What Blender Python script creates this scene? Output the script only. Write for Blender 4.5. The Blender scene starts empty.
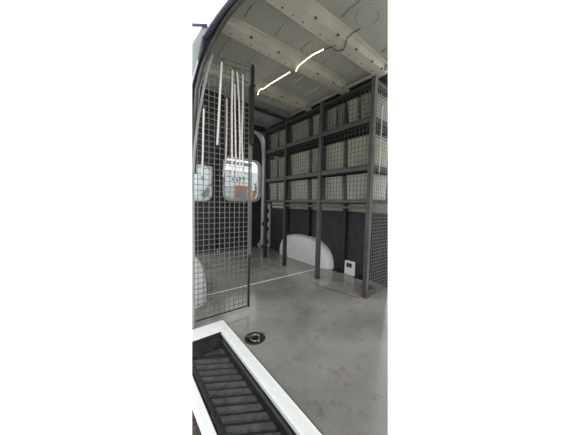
import bpy, bmesh, math, random
from mathutils import Vector, Matrix
random.seed(7)
S = bpy.context.scene
COL = S.collection

# ------------------------------------------------------------------ camera
F_PX = 215.0
yaw, pitch, roll = map(math.radians, (38.3, -3.6, 1.3))
CAM = Vector((0, 0, .78))
fw = Vector((math.sin(yaw)*math.cos(pitch), math.cos(yaw)*math.cos(pitch), math.sin(pitch)))
rt = Vector((math.cos(yaw), -math.sin(yaw), 0)); up = rt.cross(fw)
r2 = rt*math.cos(roll)+up*math.sin(roll); u2 = -rt*math.sin(roll)+up*math.cos(roll)
cd = bpy.data.cameras.new('camera'); cam = bpy.data.objects.new('camera', cd); COL.objects.link(cam)
M = Matrix((r2, u2, -fw)).transposed().to_4x4(); M.translation = CAM
cam.matrix_world = M
cd.sensor_width = 36; cd.lens = F_PX*36/580; cd.clip_start = .02
S.camera = cam
S.view_settings.view_transform = 'Standard'
S.view_settings.look = 'None'

# Only the section of the van body that the photograph covers is modelled:
# the shell ends on these two upright section planes.
NL = (fw*(-98/F_PX) + r2*-1).normalized()      # left section plane, outward normal
NR = (fw*(-98/F_PX) + r2).normalized()         # right section plane
def section(bm, left=True, right=True):
    for n, on in ((NL, left), (NR, right)):
        if on:
            g = bm.verts[:]+bm.edges[:]+bm.faces[:]
            bmesh.ops.bisect_plane(bm, geom=g, plane_co=CAM, plane_no=n, clear_outer=True)

# ------------------------------------------------------------------ materials
ALB = .5    # paint and plastic reflectances are kept low because the daylight is strong
def mat(name, col, rough=.6, metal=0., var=.12, scale=8., bump=0., bscale=60., spec=.3, col2=None, lo=.35, hi=.65, detail=6):
    if not name.startswith('building'): col = [c*ALB for c in col]; col2 = [c*ALB for c in col2] if col2 else None
    m = bpy.data.materials.new(name); m.use_nodes = True
    nt = m.node_tree; N = nt.nodes; L = nt.links
    b = N['Principled BSDF']; b.inputs['Roughness'].default_value = rough
    b.inputs['Metallic'].default_value = metal; b.inputs['Specular IOR Level'].default_value = spec
    tc = N.new('ShaderNodeTexCoord')
    nz = N.new('ShaderNodeTexNoise'); nz.inputs['Scale'].default_value = scale; nz.inputs['Detail'].default_value = detail
    L.new(tc.outputs['Object'], nz.inputs['Vector'])
    cr = N.new('ShaderNodeValToRGB'); cr.color_ramp.elements[0].position = lo; cr.color_ramp.elements[1].position = hi
    c2 = col2 or [c*(1-var*2) for c in col]
    cr.color_ramp.elements[0].color = (*c2, 1); cr.color_ramp.elements[1].color = (*col, 1)
    L.new(nz.outputs['Fac'], cr.inputs['Fac']); L.new(cr.outputs['Color'], b.inputs['Base Color'])
    if bump:
        n2 = N.new('ShaderNodeTexNoise'); n2.inputs['Scale'].default_value = bscale; n2.inputs['Detail'].default_value = 4
        L.new(tc.outputs['Object'], n2.inputs['Vector'])
        bp = N.new('ShaderNodeBump'); bp.inputs['Strength'].default_value = bump; bp.inputs['Distance'].default_value = .01
        L.new(n2.outputs['Fac'], bp.inputs['Height']); L.new(bp.outputs['Normal'], b.inputs['Normal'])
    return m
def emis(name, col, s):
    m = bpy.data.materials.new(name); m.use_nodes = True
    nt = m.node_tree; nt.nodes.clear()
    e = nt.nodes.new('ShaderNodeEmission'); e.inputs['Color'].default_value = (*col, 1); e.inputs['Strength'].default_value = s
    o = nt.nodes.new('ShaderNodeOutputMaterial'); nt.links.new(e.outputs[0], o.inputs[0]); return m

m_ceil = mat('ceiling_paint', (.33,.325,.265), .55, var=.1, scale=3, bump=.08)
m_ceil_dark = mat('ceiling_shade_rear', (.19,.19,.175), .6, var=.12, scale=3)  # darker copy of the ceiling paint, shade of the rear roof put in
m_rib = mat('rib_paint', (.46,.445,.345), .5, var=.12, scale=5)
m_bead = mat('bead_paint', (.33,.32,.25), .5, var=.1, scale=5)
m_hole = mat('dark_hole', (.012,.012,.012), .8)
m_clip = mat('grey_clip', (.06,.06,.05), .6)
m_panel = [mat('wall_panel_paint_%d' % i, c, .55, var=.10, scale=4) for i, c in enumerate(
    [(.40,.39,.32), (.30,.29,.235), (.43,.43,.38), (.235,.225,.18)])]
m_gap = mat('shaded_wall', (.02,.02,.02), .8)
m_lining = mat('black_lining', (.024,.027,.033), .6, var=.25, scale=14, bump=.15, bscale=25)
m_white = mat('white_paint', (.86,.88,.87), .35, var=.03, scale=6)
m_arch = mat('arch_white', (.74,.76,.76), .45, var=.06, scale=7, bump=.1, bscale=20)
m_sill = mat('sill_white', (.90,.93,.92), .35, var=.02, scale=30, bump=.15, bscale=90)
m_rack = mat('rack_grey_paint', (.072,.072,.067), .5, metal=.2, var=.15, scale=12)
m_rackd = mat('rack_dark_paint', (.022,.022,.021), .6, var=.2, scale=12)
m_deck = mat('shelf_deck', (.018,.018,.018), .7, var=.2)
m_rust = mat('rusty_foot', (.17,.06,.035), .8, var=.3, scale=60)
m_wire = mat('galvanised_wire', (.19,.19,.18), .5, metal=.3, var=.15, scale=20)
m_wired = mat('dull_wire', (.075,.075,.068), .6, metal=.2, var=.2, scale=20)
m_frame = mat('gate_frame_metal', (.20,.20,.19), .5, metal=.4, var=.15, scale=15)
m_post = mat('gate_post_dark', (.02,.02,.019), .9, var=.3, scale=30)
m_cord = mat('cord_white', (.74,.73,.68), .8, var=.1, scale=60)
m_cordp = mat('cord_pinkish', (.55,.45,.40), .8, var=.12, scale=60)
m_hook = mat('hook_black', (.012,.012,.012), .4)
m_rubber = mat('black_rubber', (.012,.012,.015), .45, var=.2)
m_jambd = mat('jamb_dark', (.13,.13,.19), .35, var=.15)
m_jambl = mat('jamb_pale', (.47,.53,.51), .35, var=.06)
m_jambh = mat('jamb_highlight', (.75,.75,.82), .3, var=.05)
m_well = mat('step_plastic', (.028,.029,.031), .38, var=.3, scale=25, bump=.25, bscale=120)
m_tread = mat('step_tread', (.085,.09,.093), .42, var=.25, scale=30, bump=.35, bscale=160)
m_chrome = mat('worn_chrome', (.42,.42,.41), .25, metal=.9, var=.2, scale=30)
m_cup = mat('cup_black', (.010,.010,.010), .5)
m_door = mat('door_grey_shaded', (.035,.037,.037), .5, var=.12, scale=5)  # kept near-black so the shade of the rear interior sits in the colour
m_return = mat('return_paint', (.12,.12,.115), .5)
m_doorfr = mat('window_surround', (.66,.68,.68), .4, var=.06, scale=8)
m_pillar = mat('pillar_paint', (.62,.64,.63), .45, var=.1, scale=6)
m_sock = mat('socket_white', (.82,.82,.79), .5, var=.04)
m_brown = mat('brown_socket', (.10,.065,.03), .6, var=.4, scale=90)
m_cable = mat('brown_cable', (.045,.035,.02), .6)
m_seam = mat('seam_strip', (.95,.95,.93), .35, var=.1, scale=20)
m_seamd = mat('seam_dark', (.03,.03,.03), .7)
m_ground = mat('ground_gravel', (.17,.145,.125), .9, var=.2, scale=45, col2=(.05,.04,.035), lo=.4, hi=.7, bump=.5, bscale=80)
m_bwhite = mat('building_render', (.42,.44,.45), .8, var=.05, scale=1)
m_brick = mat('building_brick', (.30,.11,.07), .85, var=.15, scale=3)
m_bglass = mat('building_glass', (.12,.15,.18), .3)
m_leaf = mat('shrub_leaf', (.16,.22,.10), .8, var=.3, scale=6)
m_led = emis('led_strip_glow', (1.0,.90,.68), 5)

# grey rubber floor: stains, scuffs, slightly glossy
def floor_mat():
    m = bpy.data.materials.new('grey_floor'); m.use_nodes = True
    nt = m.node_tree; N = nt.nodes; L = nt.links; b = N['Principled BSDF']
    tc = N.new('ShaderNodeTexCoord')
    def noise(sc, det, dist=0, rough=.55):
        n = N.new('ShaderNodeTexNoise'); n.inputs['Scale'].default_value = sc; n.inputs['Detail'].default_value = det
        n.inputs['Distortion'].default_value = dist; n.inputs['Roughness'].default_value = rough
        L.new(tc.outputs['Object'], n.inputs['Vector']); return n
    a = noise(2.3, 6, .6); r = N.new('ShaderNodeValToRGB'); r.color_ramp.elements[0].position = .3; r.color_ramp.elements[1].position = .7
    r.color_ramp.elements[0].color = (.088,.086,.080, 1); r.color_ramp.elements[1].color = (.158,.153,.141, 1)
    L.new(a.outputs['Fac'], r.inputs['Fac'])
    s = noise(11, 8, .25, .7); r2_ = N.new('ShaderNodeValToRGB'); r2_.color_ramp.elements[0].position = .32; r2_.color_ramp.elements[1].position = .46
    r2_.color_ramp.elements[0].color = (.74,.72,.70,1); r2_.color_ramp.elements[1].color = (1,1,1,1)
    L.new(s.outputs['Fac'], r2_.inputs['Fac'])
    g = noise(140, 3); r3 = N.new('ShaderNodeValToRGB'); r3.color_ramp.elements[0].position = .3; r3.color_ramp.elements[1].position = .7
    r3.color_ramp.elements[0].color = (.86,.86,.86,1); r3.color_ramp.elements[1].color = (1.08,1.08,1.08,1)
    L.new(g.outputs['Fac'], r3.inputs['Fac'])
    def mul(x, y):
        k = N.new('ShaderNodeMix'); k.data_type = 'RGBA'; k.blend_type = 'MULTIPLY'; k.inputs[0].default_value = 1
        L.new(x, k.inputs[6]); L.new(y, k.inputs[7]); return k.outputs[2]
    L.new(mul(mul(r.outputs['Color'], r2_.outputs['Color']), r3.outputs['Color']), b.inputs['Base Color'])
    rr = N.new('ShaderNodeMapRange'); rr.inputs['To Min'].default_value = .09; rr.inputs['To Max'].default_value = .20
    L.new(a.outputs['Fac'], rr.inputs['Value']); L.new(rr.outputs[0], b.inputs['Roughness'])
    b.inputs['Specular IOR Level'].default_value = .45
    bp = N.new('ShaderNodeBump'); bp.inputs['Strength'].default_value = .12; bp.inputs['Distance'].default_value = .004
    L.new(s.outputs['Fac'], bp.inputs['Height']); L.new(bp.outputs['Normal'], b.inputs['Normal'])
    return m
m_floor = floor_mat()
def glass_mat():
    m = bpy.data.materials.new('window_glass'); m.use_nodes = True
    nt = m.node_tree; nt.nodes.clear()
    t = nt.nodes.new('ShaderNodeBsdfTransparent'); t.inputs[0].default_value = (.86,.9,.9,1)
    g = nt.nodes.new('ShaderNodeBsdfGlossy'); g.inputs['Roughness'].default_value = .05
    x = nt.nodes.new('ShaderNodeMixShader'); x.inputs[0].default_value = .06
    o = nt.nodes.new('ShaderNodeOutputMaterial')
    nt.links.new(t.outputs[0], x.inputs[1]); nt.links.new(g.outputs[0], x.inputs[2]); nt.links.new(x.outputs[0], o.inputs[0])
    return m
m_glass = glass_mat()

# ------------------------------------------------------------------ mesh helpers (world coordinates)
def box(bm, a, b):
    (x0,y0,z0), (x1,y1,z1) = a, b
    v = [bm.verts.new(p) for p in ((x0,y0,z0),(x1,y0,z0),(x1,y1,z0),(x0,y1,z0),(x0,y0,z1),(x1,y0,z1),(x1,y1,z1),(x0,y1,z1))]
    for f in ((3,2,1,0),(4,5,6,7),(0,1,5,4),(1,2,6,5),(2,3,7,6),(3,0,4,7)): bm.faces.new([v[i] for i in f])
def bar(bm, p, q, w, h=None, upv=(0,0,1)):
    """rectangular bar from p to q"""
    h = h or w; p, q = Vector(p), Vector(q); d = (q-p).normalized(); u = Vector(upv)
    if abs(d.dot(u)) > .95: u = Vector((0,1,0))
    s = d.cross(u).normalized(); t = s.cross(d)
    vs = []
    for c in (p, q):
        for a, b in ((-1,-1),(1,-1),(1,1),(-1,1)): vs.append(bm.verts.new(c+s*a*w/2+t*b*h/2))
    for f in ((3,2,1,0),(4,5,6,7),(0,1,5,4),(1,2,6,5),(2,3,7,6),(3,0,4,7)): bm.faces.new([vs[i] for i in f])
def tube(bm, pts, r, n=8, r_fn=None):
    pts = [Vector(p) for p in pts]; rings = []
    for i, p in enumerate(pts):
        d = (pts[min(i+1, len(pts)-1)]-pts[max(i-1, 0)]).normalized()
        u = Vector((0,0,1)) if abs(d.z) < .9 else Vector((0,1,0))
        s = d.cross(u).normalized(); t = s.cross(d); rr = r_fn(i) if r_fn else r
        rings.append([bm.verts.new(p+(s*math.cos(k*2*math.pi/n)+t*math.sin(k*2*math.pi/n))*rr) for k in range(n)])
    for a, b in zip(rings, rings[1:]):
        for k in range(n): bm.faces.new((a[k], a[(k+1)%n], b[(k+1)%n], b[k]))
    bm.faces.new(rings[0][::-1]); bm.faces.new(rings[-1])
def grid(bm, rows, close=False):
    vs = [[bm.verts.new(p) for p in r] for r in rows]
    for a, b in zip(vs, vs[1:]):
        n = len(a)
        for k in range(n if close else n-1):
            bm.faces.new((a[k], a[(k+1)%n], b[(k+1)%n], b[k]))
    return vs
def prism(bm, poly, axis, a, b):
    """extrude a 2-D polygon along an axis ('x': poly is (y,z), 'y': (x,z), 'z': (x,y))"""
    def pt(p, t): return {'x': (t, p[0], p[1]), 'y': (p[0], t, p[1]), 'z': (p[0], p[1], t)}[axis]
    A = [bm.verts.new(pt(p, a)) for p in poly]; B = [bm.verts.new(pt(p, b)) for p in poly]; n = len(poly)
    for k in range(n): bm.faces.new((A[k], A[(k+1)%n], B[(k+1)%n], B[k]))
    bm.faces.new(A[::-1]); bm.faces.new(B)
def lathe(bm, prof, c, n=28):
    c = Vector(c)
    grid(bm, [[c+Vector((r*math.cos(k*2*math.pi/n), r*math.sin(k*2*math.pi/n), z)) for k in range(n)] for r, z in prof], True)
def rrect(x0, z0, x1, z1, r, n=7):
    out = []
    for cx, cz, a0 in ((x1-r, z0+r, -90), (x1-r, z1-r, 0), (x0+r, z1-r, 90), (x0+r, z0+r, 180)):
        for i in range(n+1):
            a = math.radians(a0+90*i/n); out.append((cx+r*math.cos(a), cz+r*math.sin(a)))
    return out
def frame_loop(bm, outer, inner, y0, y1):
    """flat ring between two equal-length (x,z) loops, standing in the x-z plane"""
    n = len(outer)
    V = [[bm.verts.new((p[0], y, p[1])) for p in l] for l, y in ((outer, y0), (inner, y0), (inner, y1), (outer, y1))]
    for i in range(4):
        a, b = V[i], V[(i+1) % 4]
        for k in range(n): bm.faces.new((a[k], a[(k+1)%n], b[(k+1)%n], b[k]))
def obj(name, bm, m, parent=None, bevel=0, smooth=False, origin=None):
    bmesh.ops.recalc_face_normals(bm, faces=bm.faces[:])
    off = None
    if parent is not None:
        p = parent; off = Vector((0,0,0))
        while p is not None: off += p.location; p = p.parent
    elif origin is not None: off = Vector(origin)
    if off is not None: bmesh.ops.translate(bm, verts=bm.verts[:], vec=-off)
    me = bpy.data.meshes.new(name); bm.to_mesh(me); bm.free()
    if smooth:
        for f in me.polygons: f.use_smooth = True
    me.materials.append(m)
    o = bpy.data.objects.new(name, me); COL.objects.link(o)
    if parent is not None: o.parent = parent
    elif origin is not None: o.location = origin
    if bevel:
        md = o.modifiers.new('bevel', 'BEVEL'); md.width = bevel; md.segments = 2; md.limit_method = 'ANGLE'
    return o
def tag(o, label=None, cat=None, group=None, kind=None):
    if label: o['label'] = label
    if cat: o['category'] = cat
    if group: o['group'] = group
    if kind: o['kind'] = kind
    return o
def thing(name, label, cat, loc, group=None):
    o = bpy.data.objects.new(name, None); o.empty_display_size = .05; COL.objects.link(o); o.location = loc
    return tag(o, label, cat, group)
def struct(name, bm, m, label=None, cat=None, parent=None, **k):
    o = obj(name, bm, m, parent, **k)
    if parent is None: tag(o, label, cat, kind='structure')
    return o
B = bmesh.new
WX = 2.08      # far side wall
RY = 3.42      # rear doors

# ================================================================== SETTING
bm = B(); box(bm, (.50, -.4, -.03), (WX+.05, RY+.02, 0)); box(bm, (.20, 1.335, -.03), (.50, RY+.02, 0)); section(bm)
struct('floor', bm, m_floor, 'grey scuffed rubber load floor of the van', 'floor')
fl = bpy.data.objects['floor']
bm = B(); box(bm, (.3, 1.800, 0), (1.98, 1.810, .0022)); section(bm)
struct('floor_seam', bm, m_seam, parent=fl)
bm = B()
pts = [(1.50,1.55),(1.49,1.42),(1.505,1.30),(1.53,1.15),(1.57,1.02)]
for p, q in zip(pts, pts[1:]): bar(bm, (*p, .0006), (*q, .0006), .007, .0012)
for p, q in (((1.515,.55),(1.515,.0)),): bar(bm, (*p, .0006), (*q, .0006), .004, .0012)
section(bm); struct('floor_scratch', bm, m_seamd, parent=fl)

# ceiling skin: (x,z) profile, slightly arched, curving down at both sides
prof = [(.462,1.80),(.475,1.85),(.51,1.885),(.62,1.908),(.85,1.918),(1.2,1.925),(1.55,1.92),(1.75,1.905),(1.87,1.875),(1.95,1.83)]
def ceil_strip(bm, y0, y1, t=.015, dz=0):
    n = max(1, int((y1-y0)/.3))
    for s in (0, 1):
        grid(bm, [[(x, y0+(y1-y0)*i/n, z+dz+s*t) for x, z in prof] for i in range(n+1)])
bm = B(); ceil_strip(bm, -.4, 2.16); section(bm)
struct('ceiling', bm, m_ceil, 'dusty beige bare metal roof panel over the load floor', 'ceiling', smooth=True)
ce = bpy.data.objects['ceiling']
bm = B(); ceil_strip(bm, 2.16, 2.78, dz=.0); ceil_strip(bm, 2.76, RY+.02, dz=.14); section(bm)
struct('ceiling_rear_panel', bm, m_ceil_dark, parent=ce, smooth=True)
# pressed ribs across the roof (hat section)
def ribz(x):
    for (a, za), (b, zb) in zip(prof, prof[1:]):
        if a <= x <= b: return za+(zb-za)*(x-a)/(b-a)
    return prof[-1][1]
for n_, (y0, y1) in enumerate(((.52,.62),(.965,1.06),(1.34,1.425),(1.85,1.93)), 1):
    bm = B(); rows = []
    xs = [.47,.49,.53,.58,.64,.75,.85,1.0,1.2,1.4,1.55,1.66,1.74]
    for x in xs:
        z = ribz(x); d = max(.02, z-(1.866+.006*(x-.5)))
        if x > 1.7: d = .045
        rows.append([(x, y0-.035, z), (x, y0-.033, z-.006), (x, y0-.012, z-.008), (x, y0, z-d), (x, y1, z-d), (x, y1+.008, z-.004), (x, y1+.02, z)])
    grid(bm, rows); bm.faces.new([bm.verts.new(Vector(p)) for p in rows[-1]])
    section(bm)
    r = struct('trim_%d' % n_, bm, m_rib, 'beige pressed metal rib crossing the van roof, number %s from the camera' % ('one','two','three','four')[n_-1] if False else None, 'roof rib')
    r['label'] = ['beige roof rib nearest the camera, at the top edge', 'beige roof rib with the brown wire hanging across it',
                  'beige roof rib where the first glowing strip ends', 'beige roof rib just before the black cross bar'][n_-1]
    # row of lightening holes along the rear face, clips along the front edge
    bm = B(); bm2 = B()
    x = .58
    while x < 1.7:
        z = min(ribz(x)-.02, 1.866+.006*(x-.5))-.0005
        k = bmesh.ops.create_circle(bm, cap_ends=True, radius=.0045 if int(x*100) % 3 else .006, segments=12, matrix=Matrix.Translation((x, y1-.025, z-.0005)))
        x += .075
    for x in (.70,.92,1.12,1.32,1.52,1.66):
        z = 1.866+.006*(x-.5)
        box(bm2, (x-.007, y0-.006, z-.004), (x+.007, y0+.006, z+.004))
    section(bm); section(bm2)
    obj('rib_hole', bm, m_hole, r); obj('rib_clip', bm2, m_clip, r)
# swaged beads that run lengthwise between the ribs
bm = B()
for (y0, y1) in ((.15,.47),(.74,.90),(1.15,1.27),(1.50,1.77),(2.02,2.13)):
    for x in (.62,.85,1.08,1.31,1.54):
        if y0 == .74 and abs(x-1.31) < .01: continue
        z = ribz(x)
        tube(bm, [(x, y0+(y1-y0)*i/4, z-(.004 if 0 < i < 4 else -.004)) for i in range(5)], .009, 8)
section(bm); obj('swage_bead', bm, m_bead, ce, smooth=True)
# round swage
bm = B(); c = Vector((1.20, .800, ribz(1.2)-.001))
ring = [c+Vector((.075*math.cos(a), .062*math.sin(a), 0)) for a in [i*math.pi/20 for i in range(41)]]
tube(bm, ring, .006, 6); section(bm); obj('round_swage', bm, m_ceil, ce, smooth=True)
# small scrap of a bracket on the roof skin
bm = B(); bar(bm, (1.0,.79,1.915), (1.01,.72,1.915), .008, .004); section(bm); obj('bracket_mark', bm, m_clip, ce)
# side cant rail (lengthwise light flange between roof and wall)
bm = B()
tube(bm, [(1.70,.3,1.885),(1.70,1.2,1.885),(1.70,2.16,1.885)], .016, 8); section(bm)
struct('trim_5', bm, m_bead, 'beige lengthwise flange along the roof edge above the rack', 'roof flange', smooth=True)
bm = B(); grid(bm, [[(1.74,y,1.875),(1.90,y,1.835),(2.03,y,1.785),(2.085,y,1.74)] for y in (.6,1.5,2.5,2.76)])
grid(bm, [[(1.74,y,1.89),(1.90,y,1.85),(2.03,y,1.80),(2.085,y,1.75)] for y in (.6,1.5,2.5,2.76)]); section(bm)
struct('trim_6', bm, m_gap, 'black foam strip between the roof and the side wall', 'foam strip')

# far side wall: dark shell, pale pressed panels above, black lining below
bm = B(); box(bm, (WX, .3, 0), (WX+.04, RY, 1.80)); box(bm, (WX, 2.70, 1.80), (WX+.04, RY, 2.12)); section(bm)
wall = struct('wall_right', bm, m_gap, 'van side wall behind the rack, pale panels above, black lining below', 'wall')
RPY = [1.0, 1.535, 2.13, 2.62]         # rear rack posts
rows = [(.845,1.085),(1.135,1.47),(1.515,1.775)]
splits = {0: [.0,.5,1], 1: [0,.55,1], 2: [0,.42,.52,1]}
ti = 0
for ri, (z0, z1) in enumerate(rows):
    for bi, (ya, yb) in enumerate(((.62,1.0),(1.0,1.535),(1.535,2.13),(2.13,2.74),(2.74,3.1))):
        ya += .035; yb -= .035
        if ri == 2: cuts = [(0,.40,0,.03),(.47,1,.03,0)]
        elif ri == 1: cuts = [(0,1,0,0)] if bi % 2 else [(0,.45,0,.0),(.53,1,.0,0)]
        else: cuts = [(0,1,0,0)]
        for (a, b_, sa, sb) in cuts:
            p0, p1 = ya+(yb-ya)*a, ya+(yb-ya)*b_
            bm = B(); prism(bm, [(p0, z0), (p1, z0), (p1+sb, z1), (p0+sa, z1)], 'x', WX-.028, WX+.002); section(bm)
            if not bm.faces: bm.free(); continue
            mi = [0,2,1,0,2,3,1,0][(ti*3+ri) % 8] if ri else [2,0,2][ti % 3]; ti += 1
            obj('pressed_panel', bm, m_panel[mi], wall, bevel=.006)
bm = B(); box(bm, (WX-.03, .4, .705), (WX+.002, 3.10, .80)); section(bm)
obj('wall_rail', bm, m_panel[0], wall, bevel=.006)
bm = B(); box(bm, (WX-.045, .4, 0), (WX+.002, RY-.1, .70)); section(bm)
lin = obj('lower_lining', bm, m_lining, wall, bevel=.004)
# studs and holes in the lining
bm = B()
for i in range(26):
    y = random.uniform(1.08, 1.62); z = random.uniform(.2, .62)
    bmesh.ops.create_circle(bm, cap_ends=True, radius=random.uniform(.005,.011), segments=10,
        matrix=Matrix.Translation((WX-.0462, y, z)) @ Matrix.Rotation(math.pi/2, 4, 'Y'))
obj('lining_hole', bm, m_hole, lin)

# rear: doors with windows, pillar, header
def rear_door(name, x0, x1, wx0, wx1, wz0, wz1, label):
    bm = B()
    win = rrect(wx0, wz0, wx1, wz1, .10)
    # door skin with a rounded window opening
    n = len(win); V = [bm.verts.new((p[0], RY, p[1])) for p in win]
    corners = {0:(x1,-.03), 1:(x1,1.90), 2:(x0,1.90), 3:(x0,-.03)}
    O = {k: bm.verts.new((c[0], RY, c[1])) for k, c in corners.items()}
    for q in range(4):
        for j in range(7): bm.faces.new((V[q*8+j], V[q*8+j+1], O[q]))
        bm.faces.new((V[q*8+7], V[(q*8+8) % n], O[(q+1) % 4], O[q]))
    section(bm)
    d = struct(name, bm, m_door, label, 'door')
    bm = B(); frame_loop(bm, rrect(wx0-.03, wz0-.045, wx1+(.065 if wx1 > 1.5 else .03), wz1+.03, .125), rrect(wx0, wz0, wx1, wz1, .10), RY-.035, RY+.01)
    section(bm); obj('window_surround', bm, m_doorfr, d, bevel=.006)
    bm = B(); prism(bm, win, 'y', RY+.012, RY+.016); section(bm); obj('glass_pane', bm, m_glass, d)
    bm = B(); box(bm, (x0+.03, RY-.03, .004), (x1-.03, RY-.002, wz0-.10)); section(bm); obj('door_lining', bm, m_lining, d, bevel=.01)
    return d
d1 = rear_door('door_1', .30, 1.215, .42, 1.10, .84, 1.31, 'left rear van door seen through the wire gate, window beside the centre gap')
d2 = rear_door('door_2', 1.225, 2.06, 1.33, 1.93, .85, 1.50, 'right rear van door with rounded bright window beside the rack')
bm = B(); box(bm, (1.20, RY-.05, .03), (1.24, RY-.02, 1.88)); obj('door_seal', bm, m_rubber, d2)
# light grey inner frame corner curving at left door window
bm = B(); tube(bm, [(1.10,3.36,1.32),(1.105,3.36,1.17),(1.09,3.36,1.08),(1.0,3.36,.97),(.96,3.36,.88)], .025, 8); section(bm)
obj('window_frame_corner', bm, m_pillar, d1, smooth=True)
# white wire guard / label strip in right window
bm = B(); box(bm, (1.33, RY-.03, 1.40), (1.80, RY-.02, 1.455)); obj('window_blind_rail', bm, m_doorfr, d2)
# pillar loop around rear opening
bm = B()
lp = [(1.93,.0),(2.01,.06),(2.03,.15),(2.03,.3),(2.035,1.0),(2.035,1.62),(2.022,1.80),(1.985,1.91),(1.92,1.98),(1.82,2.02),(1.6,2.035)]
rows_ = []
for i, (x, z) in enumerate(lp):
    a = Vector(lp[max(i-1, 0)]); b_ = Vector(lp[min(i+1, len(lp)-1)]); d = (b_-a).normalized(); nrm = Vector((d.y, -d.x))
    w = .028
    rows_.append([(x-nrm.x*w, RY-.10, z-nrm.y*w), (x+nrm.x*w, RY-.10, z+nrm.y*w), (x+nrm.x*w, RY-.02, z+nrm.y*w), (x-nrm.x*w, RY-.02, z-nrm.y*w)])
grid(bm, rows_, True)
struct('trim_7', bm, m_pillar, 'pale grey curved pillar framing the right rear door', 'door pillar', smooth=False, bevel=.008)
tr7 = bpy.data.objects['trim_7']
bm = B(); box(bm, (1.98, RY-.13, .38), (2.05, RY-.10, .44)); obj('hinge_cover', bm, m_rubber, tr7, bevel=.01)
bm = B(); box(bm, (2.045, RY-.13, .0), (2.085, RY, 2.1)); section(bm)
struct('trim_8', bm, m_gap, 'black gap strip between rear pillar and side wall', 'corner strip')
bm = B(); box(bm, (.4, RY-.02, 1.86), (2.08, RY+.03, 2.14)); section(bm)
struct('wall_back', bm, m_door, 'dark header above the rear doors', 'wall')
# white strip with black squares on the wall near the rear corner
bm = B(); box(bm, (2.022, 3.12, .02), (2.036, 3.30, .78)); section(bm)
st = struct('trim_9', bm, m_panel[2], 'pale upright strip with black square slots beside the rear pillar', 'slotted strip')
bm = B()
for z in (.12,.34,.50,.66): box(bm, (2.018, 3.15, z-.045), (2.0225, 3.27, z+.03))
obj('square_slot', bm, m_hole, st)
# black cross bars under the roof
bm = B(); bar(bm, (.60, 2.175, 1.84), (1.68, 2.175, 1.81), .022, .026)
tag(obj('cross_bar', bm, m_hole, origin=(1.1,2.165,1.85)), 'black roof cross bar ending at the rack post farther from the doors', 'bar', 'black roof cross bars')
bm = B(); bar(bm, (.72, 2.76, 1.84), (1.68, 2.76, 1.84), .04, .07)
cbb = obj('cross_bar', bm, m_hole, origin=(1.1,2.76,1.84))
tag(cbb, 'thicker black roof cross bar closest to the rear doors', 'bar', 'black roof cross bars')
bm = B(); tube(bm, [(1.15,2.25,1.90),(1.3,2.25,1.885),(1.45,2.26,1.895),(1.6,2.26,1.88)], .006, 6); section(bm)
k = obj('roof_cable', bm, m_cable); tag(k, 'thin black cable on the roof just behind the cross bar', 'cable')
bm = B(); box(bm, (1.36,2.24,1.875), (1.40,2.27,1.90)); obj('cable_clip', bm, m_clip, k)
# dark sheet under the roof at upper left behind the gate
bm = B(); box(bm, (.50, 2.17, 1.56), (1.12, 2.20, 1.86)); section(bm)
struct('trim_10', bm, m_gap, 'dark sheet under the roof behind the upper gate', 'panel')

# near side body: inner pillar, jamb ring, seal, outer edge
bm = B(); grid(bm, [[(x, y, z) for x, z in ((.36,.0),(.36,.9),(.385,1.25),(.41,1.5),(.445,1.72),(.462,1.81))] for y in (1.45,1.75,2.5)]); section(bm)
struct('wall_left', bm, m_door, 'grey inner side panel behind the left edge of the gate', 'wall')
path = [(.335,1.41,.95),(.336,1.41,1.20),(.350,1.41,1.45),(.388,1.410,1.61),(.408,1.405,1.665),(.436,1.400,1.755),(.452,1.365,1.79),(.458,1.25,1.805),(.464,1.17,1.805),(.470,1.09,1.80),(.487,.93,1.79),(.51,.7,1.78)]
def ring_strip(bm, offs, first=0):
    """sweep a section along the door opening; offs are (outward, forward) offsets"""
    rows = []
    for i, p in enumerate(path):
        p = Vector(p); d = (Vector(path[min(i+1, len(path)-1)])-Vector(path[max(i-1, 0)])).normalized()
        n = Vector((-1, 0, 0)); out = d.cross(n).normalized()
        if out.y < 0 and out.z < 0: out = -out
        if i == 0: sgn = out
        else:
            if out.dot(sgn) < 0: out = -out
            sgn = out
        k = min(1, max(.05, (i-first+1)/4)) if first else 1
        if i >= first: rows.append([p+out*(a if not first else .018+(a-.018)*k)+n*(b_*k) for a, b_ in offs])
    grid(bm, rows, True)
bm = B(); ring_strip(bm, [(-.010,-.010),(-.010,.008),(.002,.012),(.010,.008),(.010,-.010)]); section(bm)
struct('trim_11', bm, m_rubber, 'black rubber seal curving round the side door opening', 'door seal', smooth=True)
bm = B(); ring_strip(bm, [(.010,.006),(.010,.014),(.019,.016),(.019,.006)]); section(bm)  # pale strip draws the highlight along the jamb
struct('trim_12', bm, m_jambh, 'thin pale painted highlight beside the black door seal', 'door edge', smooth=True)
bm = B(); ring_strip(bm, [(.018,.002),(.018,.010),(.062,.056),(.066,.046)], 3); section(bm)
struct('trim_13', bm, m_jambd, 'dark violet grey door jamb band outside the seal', 'door jamb', smooth=True)
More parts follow.
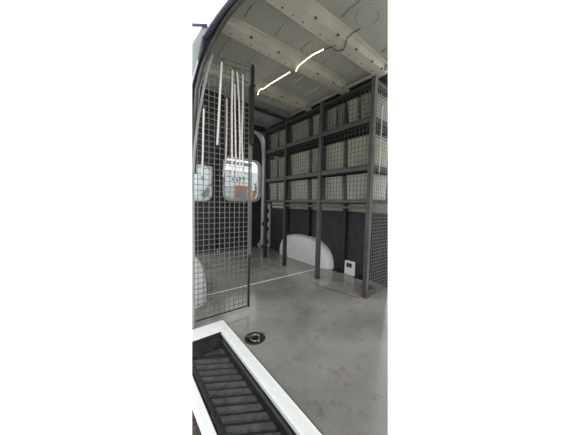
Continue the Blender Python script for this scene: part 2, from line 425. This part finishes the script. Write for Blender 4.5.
# pale outer body side, top edge at the gutter
bm = B()
grid(bm, [[(x, y, z) for x, z in ((.25,.9),(.26,1.2),(.285,1.45),(.312,1.60),(.348,1.70),(.412,1.835))] for y in (1.405,1.425)])
grid(bm, [[(x, 1.405, z) for x, z in ((.25,.9),(.26,1.2),(.285,1.45),(.312,1.60),(.348,1.70),(.412,1.835))],
          [(x, 1.405, z) for x, z in ((.330,.9),(.335,1.2),(.350,1.45),(.388,1.61),(.432,1.74),(.455,1.85))]])
section(bm)
struct('wall_front', bm, m_jambl, 'pale green grey outer body side left of the door seal', 'body panel')
bm = B(); bar(bm, (.33,1.40,1.795), (.434,1.40,1.845), .012, .011); section(bm)
struct('trim_14', bm, mat('gutter_blue_fringe', (.10,.09,.34), .4), 'thin gutter line with painted blue violet fringe at the top left', 'gutter')  # lens colour fringe put into the gutter's colour

bm = B(); ring_strip(bm, [(-.006,-.006),(.008,-.006),(.010,-.035),(.002,-.035)]); section(bm)
struct('trim_18', bm, m_return, 'grey inner return of the side door opening next to the seal', 'door return', smooth=True)

# white sill frame around the step well
bm = B()
oy, iy = 1.335, 1.222
prism(bm, [(.15,oy),(.505,oy),(.515,oy-.01),(.515,-.4),(.457,-.4),(.457,iy),(.15,iy)], 'z', -.035, .012)
for x in (.472,.486,.498): 
    bar(bm, (x,-.4,.0135), (x,1.29-(x-.47)*.2,.0135), .004, .004)
for y in (1.25,1.275,1.30): bar(bm, (.2,y,.0135), (.48,y,.0135), .004, .004)
section(bm)
struct('trim_15', bm, m_sill, 'white grooved sill edging the floor beside the side door step', 'sill', bevel=.003)
bm = B(); prism(bm, [(.20,1.25),(.238,1.25),(.240,.6),(.262,-.3),(.205,-.3),(.212,.7)], 'z', -.05, 0); section(bm)
struct('trim_16', bm, m_sill, 'white outer sill edge at the bottom left', 'sill', bevel=.003)
bm = B(); bar(bm, (.519,-.4,.003), (.519,1.34,.003), .006, .006); bar(bm, (.2,1.339,.003), (.519,1.339,.003), .006, .006); section(bm)
struct('trim_17', bm, m_seamd, 'thin dark sealant line between the sill and grey floor', 'sealant')

# step well with diagonal treads
sw = thing('step_well', 'black ribbed plastic step sunk inside the white sill, bottom left', 'step', (.35,.9,-.07))
bm = B()
box(bm, (.225,-.4,-.08), (.47,1.235,-.066)); section(bm, right=False); obj('well_base', bm, m_well, sw)
bm = B()
grid(bm, [[(.458,y,.008),(.456,y,-.02),(.447,y,-.025),(.444,y,-.066)] for y in (-.4,.4,1.22)])
grid(bm, [[(x,1.221,.008),(x,1.217,-.02),(x,1.195,-.028),(x,1.185,-.066)] for x in (.2,.3,.457)])
grid(bm, [[(.240,y,-.005),(.250,y,-.04),(.262,y,-.045),(.268,y,-.066)] for y in (-.4,.4,1.22)])
section(bm, right=False); obj('well_wall', bm, m_well, sw)
bm = B(); bar(bm, (.4515,-.4,-.0215), (.4515,1.19,-.0215), .003, .003); bar(bm, (.266,-.4,-.055), (.266,1.15,-.055), .003, .004); section(bm, right=False)
obj('well_edge_line', bm, m_tread, sw)
y = 1.150; sl = -.098/.165
bm = B()
while y > -.3:
    xa, xb = (.288, .443)
    for (o0, z0, o1, z1) in ((-.015,-.0665,-.012,-.058),(-.012,-.058,.012,-.058),(.012,-.058,.015,-.0665)):
        grid(bm, [[(xa, y+o0, z0), (xa, y+o1, z1)], [(xb, y+o0+sl*(xb-xa), z0), (xb, y+o1+sl*(xb-xa), z1)]])
    for x_, yy in ((xa, y), (xb, y+sl*(xb-xa))):
        bm.faces.new([bm.verts.new(p) for p in ((x_,yy-.015,-.0665),(x_,yy-.012,-.058),(x_,yy+.012,-.058),(x_,yy+.015,-.0665))])
    y -= .0477
# wedge rib filling the far corner, parallel to the end wall
bm2_ = [(.345,1.172),(.443,1.172),(.443,1.120)]
prism(bm, bm2_, 'z', -.0665, -.060)
section(bm, right=False)
obj('tread_rib', bm, m_tread, sw)

# ground outside
bm = B(); box(bm, (-.6,.0,-.57), (6,14,-.55)); section(bm, right=False)
bmesh.ops.bisect_plane(bm, geom=bm.verts[:]+bm.edges[:]+bm.faces[:], plane_co=CAM, plane_no=NR, clear_outer=True)
struct('ground', bm, m_ground, 'brown gravelly ground outside the step, bottom left corner', 'ground')

# ================================================================== WHEEL ARCHES
def arch(name, xw, xf, y0, y1, h, label, sign=1):
    """white wheel box: arched profile on the wall, smaller rounded face towards the floor"""
    bm = B(); N_ = 28; cy = (y0+y1)/2
    def prof_(x, a, b, hh, p, skew=0):
        out = []
        for i in range(N_+1):
            t = math.pi*i/N_; c, s = math.cos(t), math.sin(t)
            yy = cy + skew + a*math.copysign(abs(c)**p, c); out.append((x, yy, max(0, hh*abs(s)**p)))
        return out
    w = (y1-y0)/2
    X = lambda f: xw+(xf-xw)*f
    R_ = [prof_(X(0), w, 0, h, .80), prof_(X(.5), w*.97, 0, h*.985, .76), prof_(X(.82), w*.90, 0, h*.945, .72),
          prof_(X(.96), w*.83, 0, h*.88, .70), prof_(X(1.0), w*.77, 0, h*.80, .70)]
    v = grid(bm, R_)
    # front face
    inner = [Vector(p) for p in prof_(X(1.03), w*.4, 0, h*.4, .7)]
    rr = [bm.verts.new(p) for p in inner]
    for k in range(N_): bm.faces.new((v[-1][k], v[-1][k+1], rr[k+1], rr[k]))
    bm.faces.new(rr)
    return bm
bm = arch('wheel_arch', WX-.04, 1.93, 1.69, 2.77, .355, '')
tag(obj('wheel_arch', bm, m_arch, smooth=True, origin=(2.0,2.23,0)), 'white domed wheel arch cover at the foot of the black lining under the rack', 'wheel arch')
bm = arch('wheel_arch', .30, .525, 1.60, 2.50, .34, ''); section(bm)
tag(obj('wheel_arch', bm, m_arch, smooth=True, origin=(.5,2.0,0)), 'white wheel arch cut off at the left edge behind the wire gate', 'wheel arch')

# ================================================================== RACK
rk = thing('storage_rack', 'grey steel shelving rack with wire mesh along the far side wall', 'rack', (1.84,1.87,0))
XF = 1.625; FY = [1.0, 1.57, 2.155, 2.62]
for i, y in enumerate(FY):
    bm = B(); w = .037
    # angle-section post with two flanges
    box(bm, (XF-.02, y-w/2, 0), (XF-.014, y+w/2, 1.815)); box(bm, (XF-.014, y-w/2, 0), (XF+.022, y-w/2+.006, 1.815))
    box(bm, (XF-.014, y+w/2-.006, 0), (XF+.022, y+w/2, 1.815))
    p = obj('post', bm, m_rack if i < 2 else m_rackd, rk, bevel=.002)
    if i == 0:
        bm = B(); box(bm, (XF-.024, y-.026, 0.0005), (XF+.03, y+.026, .022)); f = obj('post_foot', bm, m_rust, p, bevel=.004); f['label'] = 'rusty red brown foot'
    else:
        bm = B(); box(bm, (XF-.024, y-.026, 0.0005), (XF+.03, y+.026, .008)); obj('post_foot', bm, m_rackd, p)
for y in RPY:
    bm = B(); box(bm, (1.995, y-.018, 0 if y < 2 else .355), (2.028, y+.018, 1.80)); section(bm); obj('rear_post', bm, m_rackd, rk, bevel=.002) if bm.faces else None
ZB = [.815, 1.10, 1.488, 1.772]
for i, z in enumerate(ZB):
    bm = B(); h = .042 if i in (1,2) else .026
    box(bm, (XF-.012, FY[0], z-h/2), (XF+.008, FY[-1]+.02, z+h/2)); 
    if i in (1,2): box(bm, (XF-.022, FY[0], z+h/2-.006), (XF+.01, FY[-1]+.02, z+h/2))
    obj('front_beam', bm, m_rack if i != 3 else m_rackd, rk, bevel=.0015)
    if i == 0:
        bm = B(); box(bm, (XF-.010, FY[0], z-.062), (XF+.006, FY[-1]+.02, z-.044)); obj('front_beam', bm, m_rack, rk, bevel=.0015)
    for (y, zz) in ((FY[0], z), (FY[-1], z)):
        bm = B(); box(bm, (XF, y-.012, zz-.018), (2.0, y+.012, zz+.018)); section(bm); obj('end_beam', bm, m_rackd, rk)
    if i < 3:
        bm = B(); box(bm, (XF+.02, FY[0]+.013, z-.012), (1.99, FY[-1]-.013, z+.004)) if i else box(bm, (XF+.10, FY[0]+.013, z-.006), (1.99, FY[-1]-.013, z+.002))
        section(bm); obj('shelf', bm, m_deck, rk)
bm = B(); box(bm, (1.985, FY[0], 1.78), (2.03, FY[-1], 1.80)); section(bm); obj('rear_top_rail', bm, m_rackd, rk)
# mesh: back panels
def wires_yz(bm, x, y0, y1, z0, z1, s, w=.0028):
    n = int((y1-y0)/s)
    for i in range(n+1):
        y = y0+(y1-y0)*i/n; box(bm, (x-w/2, y-w/2, z0), (x+w/2, y+w/2, z1))
    n = int((z1-z0)/s)
    for i in range(n+1):
        z = z0+(z1-z0)*i/n; box(bm, (x+w/2, y0, z-w/2), (x+w*1.5, y1, z+w/2))
for (ya, yb) in zip(FY, FY[1:]):
    for (z0, z1) in ((.832,1.075),(1.125,1.455),(1.512,1.755)):
        bm = B(); wires_yz(bm, XF+.012, ya+.02, yb-.02, z0, z1, .037, .0032); obj('wire_mesh', bm, m_wired, rk)
# mesh: near end panel from floor to top, full depth
bm = B(); w = .0028; y = .975
x = XF+.03
while x < 2.03: box(bm, (x-w/2, y-w/2, .02), (x+w/2, y+w/2, 1.79)); x += .030
z = .02
while z < 1.79: box(bm, (XF+.02, y+w/2, z-w/2), (2.03, y+w*1.5, z+w/2)); z += .030
section(bm); obj('end_wire_mesh', bm, mat('end_wire', (.13,.13,.12), .6), rk)
bm = B(); y = FY[-1]+.02; x = XF+.03
while x < 2.0: box(bm, (x-w/2, y-w/2, .84), (x+w/2, y+w/2, 1.77)); x += .035
z = .84
while z < 1.77: box(bm, (XF+.02, y+w/2, z-w/2), (2.0, y+w*1.5, z+w/2)); z += .035
obj('end_wire_mesh', bm, m_wired, rk)

# storage bins on the shelves: tapered tubs with a rolled rim, open at the top
m_bin = [mat('bin_plastic_%d' % i, c, .6, var=.10, scale=6, bump=.05) for i, c in enumerate(
    [(.34,.335,.26), (.26,.255,.195), (.40,.40,.35), (.17,.16,.115)])]
def storage_bin(y0, y1, zb, h, mi, label, lean=0):
    x0, x1 = XF+.045, XF+.335; t = .006; tp = .007
    o = thing('storage_bin', label, 'bin', ((x0+x1)/2, (y0+y1)/2, zb), 'storage bins on the rack shelves')
    def loop(z, inset, r=.009):
        f = (z-zb)/h; e = tp*(1-f)+inset; dy = lean*f
        return [(px, py+dy, z) for px, py in rrect(x0+e, y0+e, x1-e, y1-e, r, 3)]
    bm = B(); v = grid(bm, [loop(zb+.002, 0), loop(zb+h*.9, 0), loop(zb+h-.004, 0), loop(zb+h-.004, t), loop(zb+.012, t)], True)
    bm.faces.new(v[0][::-1]); bm.faces.new(v[-1])
    section(bm); obj('tub', bm, m_bin[mi], o)
    bm = B(); grid(bm, [loop(zb+h-.012, -.001), loop(zb+h-.012, -.006), loop(zb+h, -.006), loop(zb+h, .004)], True)
    section(bm); obj('rim', bm, m_bin[mi], o)
ORD = ['first','second','third','fourth','fifth','sixth','seventh','eighth']
bins = [('lowest mesh-fronted', .829, .228, [(1.03,1.275,2),(1.33,1.55,2),(1.592,1.745,2),(1.81,2.125,2),(2.20,2.40,2),(2.425,2.60,2)]),
        ('middle', 1.127, .258, [(1.03,1.28,0),(1.33,1.55,0),(1.592,1.755,1),(1.80,2.125,0),(2.20,2.40,1),(2.425,2.60,1)]),
        ('top', 1.513, .222, [(1.035,1.158,1),(1.18,1.288,0),(1.335,1.412,3),(1.425,1.55,1),(1.592,1.757,0),(1.82,2.125,1),(2.20,2.40,1),(2.425,2.60,1)])]
for nm, zb, h, L_ in bins:
    for i, (a, b_, mi) in enumerate(L_):
        colr = ['grey beige','dull beige','pale grey','brownish'][mi]
        storage_bin(a, b_, zb, h, mi, '%s storage bin on the %s shelf, %s from the mesh end' % (colr, nm, ORD[i]), lean=(.008 if nm == 'top' and i == 1 else 0))

# ================================================================== WIRE GATE
GY = 1.36
gt = thing('wire_gate', 'tall wire mesh gate panel at the left, bright window behind it', 'gate', (.53,GY,.0))
s = .0335; w = .0034
lb = [(.340,0),(.340,.95),(.348,1.08),(.372,1.28),(.405,1.47),(.440,1.62),(.452,1.66)]
def lx(z):
    for (xa, za), (xb, zb) in zip(lb, lb[1:]):
        if za <= z <= zb: return xa+(xb-xa)*(z-za)/(zb-za)
    return lb[-1][0]
bm = B()
x = .700
while x > .345:
    # vertical wire ends where it meets the sloping left bar
    top = 1.725 - (.712-x)*.15
    if x < .452:
        t = 0
        while lx(t) < x and t < 1.66: t += .005
        top = t
    box(bm, (x-w/2, GY-w/2, .045), (x+w/2, GY+w/2, top)); x -= s
z = .045+s
while z < 1.62:
    box(bm, (lx(z), GY-w*1.5, z-w/2), (.712, GY-w/2, z+w/2)); z += s
obj('wire_mesh', bm, m_wire, gt)
bm = B()
for i in range(2):
    z0 = 1.655+i*.03; bar(bm, (.462,GY-.004,z0-.028), (.712,GY-.004,z0+.005), .004, .005)
obj('top_bar', bm, m_frame, gt)
bm = B()
for (xa, za), (xb, zb) in zip(lb, lb[1:]):
    bar(bm, (xa,GY,za if za else 0.001), (xb,GY,zb), .010, .022, (0,1,0))
obj('edge_bar', bm, mat('gate_edge_bar', (.34,.34,.33), .5, metal=.3), gt)
bm = B(); bar(bm, (.345,GY,.043), (.712,GY,.043), .007, .007); obj('bottom_bar', bm, m_rackd, gt)
bm = B(); box(bm, (.706,GY-.008,.035), (.716,GY+.010,.42)); obj('edge_bar', bm, m_post, gt)
# folded mesh return on the free edge
bm = B()
for dx in (.0,.008): box(bm, (.716+dx,GY,.40), (.719+dx,GY+.003,1.2))
z = .40
while z < 1.2: bar(bm, (.700,GY-.004,z), (.730,GY+.006,z+.006), .005, .004); z += .017
box(bm, (.704,GY-.002,.40), (.712,GY+.006,1.2))
obj('folded_edge', bm, m_wire, gt)
bm = B(); box(bm, (.700,GY-.010,1.18), (.735,GY+.014,1.57)); box(bm, (.713,GY-.008,1.57), (.735,GY+.012,1.70)); 
box(bm, (.713,GY-.012,1.57), (.742,GY+.014,1.585)); tube(bm, [(.724,GY+.002,1.70),(.724,GY+.002,1.712)], .011, 10)
obj('latch_post', bm, m_post, gt, bevel=.003)

# cords hanging on the gate
cords = [  # (x, z) on the gate, material, radius, label
 ([(.397,1.324),(.393,1.203),(.391,1.087),(.385,.934)], m_cord, .0052, 'short off-white cord hanging leftmost on the wire gate'),
 ([(.504,1.632),(.491,1.416),(.483,1.253),(.476,1.132)], m_cord, .0066, 'thick smooth white cord with a black hook at its lower end'),
 ([(.536,1.424),(.536,1.235),(.531,1.049),(.514,.940)], m_cordp, .0052, 'pinkish cord on the gate starting lower than its neighbours'),
 ([(.573,1.612),(.569,1.367),(.571,1.118),(.575,.946)], m_cord, .0056, 'braided white cord just right of the pinkish cord on the gate'),
 ([(.587,1.532),(.591,1.342),(.597,1.122),(.605,.942)], m_cord, .0048, 'thin braided white cord starting just below its long neighbours on the gate'),
 ([(.604,1.612),(.619,1.412),(.626,1.192),(.625,.951)], m_cord, .0056, 'braided white cord second from the dark gate latch post'),
 ([(.643,1.614),(.644,1.420),(.640,1.194),(.652,.953)], m_cord, .0056, 'white cord closest to the dark gate latch post'),
]
def cord(pts, m, r, label, group):
    # resample, braid by radius modulation
    P_ = []; n = 60
    for i in range(n+1):
        t = i/n*(len(pts)-1); k = min(int(t), len(pts)-2); f = t-k; P_.append(pts[k].lerp(pts[k+1], f))
    o = thing('bungee_cord', label, 'cord', P_[0], group)
    bm = B(); tube(bm, P_, r, 7, lambda i: r*(1+.16*(i % 2)))
    obj('cord', bm, m, o, smooth=True)
    for e, dz in ((P_[0], 1), (P_[-1], -1)):
        bm = B(); q = e
        tube(bm, [q+Vector((0,0,-.004*dz)), q+Vector((.0,0,.012*dz)), q+Vector((.006,.004,.020*dz)), q+Vector((.012,.010,.016*dz)), q+Vector((.014,.013,.006*dz))], .0032, 6)
        obj('hook', bm, m_hook if dz < 0 and 'black hook' in label else m_frame, o, smooth=True)
    return o
for pts, m, r, lab in cords:
    cord([Vector((a, GY-.019, b_)) for a, b_ in pts], m, r, lab, 'cords hanging on the wire gate')
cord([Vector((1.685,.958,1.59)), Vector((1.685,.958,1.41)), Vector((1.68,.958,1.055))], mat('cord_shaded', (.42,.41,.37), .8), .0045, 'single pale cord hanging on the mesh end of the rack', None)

# ================================================================== ROOF LIGHT STRIPS + WIRE
def strip(pts, label):
    bm = B()
    tube(bm, pts, .0031, 8)
    o = obj('light_strip', bm, m_led, smooth=True, origin=pts[0]); tag(o, label, 'light strip', 'glowing roof strips')
    return o
strip([(1.085,1.93,1.845),(1.065,1.875,1.85),(1.06,1.83,1.85),(1.075,1.795,1.848),(1.09,1.72,1.862),(1.10,1.44,1.845)], 'warm glowing roof strip farther back, nearest the gate post')
strip([(1.137,1.405,1.852),(1.115,1.36,1.85),(1.105,1.32,1.85),(1.11,1.275,1.855),(1.12,1.20,1.865),(1.135,1.10,1.86)], 'warm glowing roof strip in front, meeting the loose brown wire')
bm = B()
tube(bm, [(1.135,1.10,1.858),(1.165,1.042,1.860),(1.19,1.055,1.858),(1.218,1.044,1.856),(1.236,1.01,1.856),(1.225,.99,1.858),(1.19,.95,1.86),(1.177,.937,1.862),(1.19,.90,1.880),(1.215,.865,1.895)], .0035, 6)
tag(obj('loose_wire', bm, m_cable, smooth=True, origin=(1.2,1.0,1.86)), 'loose brown wire dangling across the second roof rib', 'wire')

# ================================================================== FLOOR FITTINGS
tr = thing('tie_down_cup', 'round black recessed tie-down cup with chrome ring in the floor', 'tie down', (.595,1.055,0))
bm = B(); lathe(bm, [(.058,.0005),(.056,.004),(.050,.0045),(.046,.002),(.046,.0008),(.0005,.0008)], (.595,1.055,0)); obj('cup', bm, m_cup, tr, smooth=True)
bm = B(); lathe(bm, [(.060,.0004),(.0595,.003),(.0565,.0042),(.0555,.002)], (.595,1.055,0)); obj('rim', bm, m_rackd, tr, smooth=True)
bm = B(); c = Vector((.590,1.045,.011))
tube(bm, [c+Vector((.026*math.cos(a), .026*math.sin(a), .004*math.sin(a))) for a in [i*math.pi/14 for i in range(29)]], .0042, 8); obj('ring', bm, m_chrome, tr, smooth=True)
bm = B(); bar(bm, (.56,1.085,.006), (.635,1.065,.006), .014, .008); obj('ring_clamp', bm, m_chrome, tr, bevel=.002)
bm = B(); lathe(bm, [(.0005,.008),(.008,.008),(.010,.003)], (.598,1.02,0), 12); obj('bolt', bm, m_chrome, tr)
for (x, y), lab in zip(((1.995,1.605),(1.995,1.30),(1.83,1.10)), ('flat black floor plate at the right foot of the white wheel arch', 'flat black floor plate right of the white socket box', 'flat black floor plate beside the mesh end of the rack')):
    bm = B(); prism(bm, [(y+sy, z) for sy, z in ((-.062,.001),(.062,.001),(.050,.016),(.018,.024),(-.018,.024),(-.050,.016))], 'x', x-.028, x+.028)
    tag(obj('floor_plate', bm, m_hook, origin=(x,y,0)), lab, 'floor plate', 'black floor plates')
sk = thing('socket_box', 'small white box with brown opening standing against the black lining', 'box', (2.01,1.44,0))
bm = B(); prism(bm, [(1.383,.001),(1.505,.001),(1.503,.155),(1.385,.155)], 'x', 1.995, 2.034); obj('housing', bm, m_sock, sk, bevel=.006)
bm = B(); box(bm, (1.991,1.405,.088), (1.997,1.475,.135)); obj('opening', bm, m_brown, sk, bevel=.002)

# ================================================================== OUTSIDE, seen through the rear windows
bd = thing('building', 'white building with terracotta lower wall seen through the rear windows', 'building', (4.6,10,-.55))
bm = B(); box(bm, (1.5,10,-.55), (7.2,12,2.35)); section(bm); obj('upper_wall', bm, m_bwhite, bd)
bm = B(); box(bm, (4.40,9.9,-.55), (5.06,9.99,1.62)); obj('brick_wall', bm, m_brick, bd)
bm = B(); box(bm, (5.40,9.9,-.55), (6.1,9.99,1.42)); obj('brick_wall', bm, m_brick, bd)
bm = B(); box(bm, (3.6,9.93,-.55), (4.40,9.99,1.55)); obj('garage_door', bm, m_pillar, bd)
for x in (2.9,4.55):
    bm = B(); box(bm, (x,9.86,1.0), (x+.35,9.895 if x > 4 else 9.99,1.4)); obj('window', bm, m_bglass, bd)
bm = B()
for i in range(46):
    p = Vector((random.uniform(4.95,5.5), random.uniform(8.7,9.0), random.uniform(1.25,1.9)))
    bmesh.ops.create_icosphere(bm, subdivisions=1, radius=random.uniform(.05,.12), matrix=Matrix.Translation(p))
bm2 = B(); tube(bm2, [(5.2,8.85,-.55),(5.25,8.85,.3),(5.2,8.85,1.5)], .06, 8)
sh = thing('shrub', 'green shrub outside the right rear window', 'shrub', (5.2,8.85,-.55))
obj('foliage', bm, m_leaf, sh, smooth=True); obj('stem', bm2, m_brick, sh)

# ================================================================== LIGHT
W = bpy.data.worlds.new('world'); S.world = W; W.use_nodes = True
nt = W.node_tree; bg = nt.nodes['Background']
bg.inputs['Color'].default_value = (1, 1, 1, 1); bg.inputs['Strength'].default_value = 2.0
sun = bpy.data.lights.new('sun', 'SUN'); sun.energy = 2.4; sun.angle = math.radians(25); sun.color = (1,.99,.96)
so = bpy.data.objects.new('sun', sun); COL.objects.link(so); so.rotation_euler = (math.radians(40), math.radians(-25), 0); so.location = (-3,-3,5)
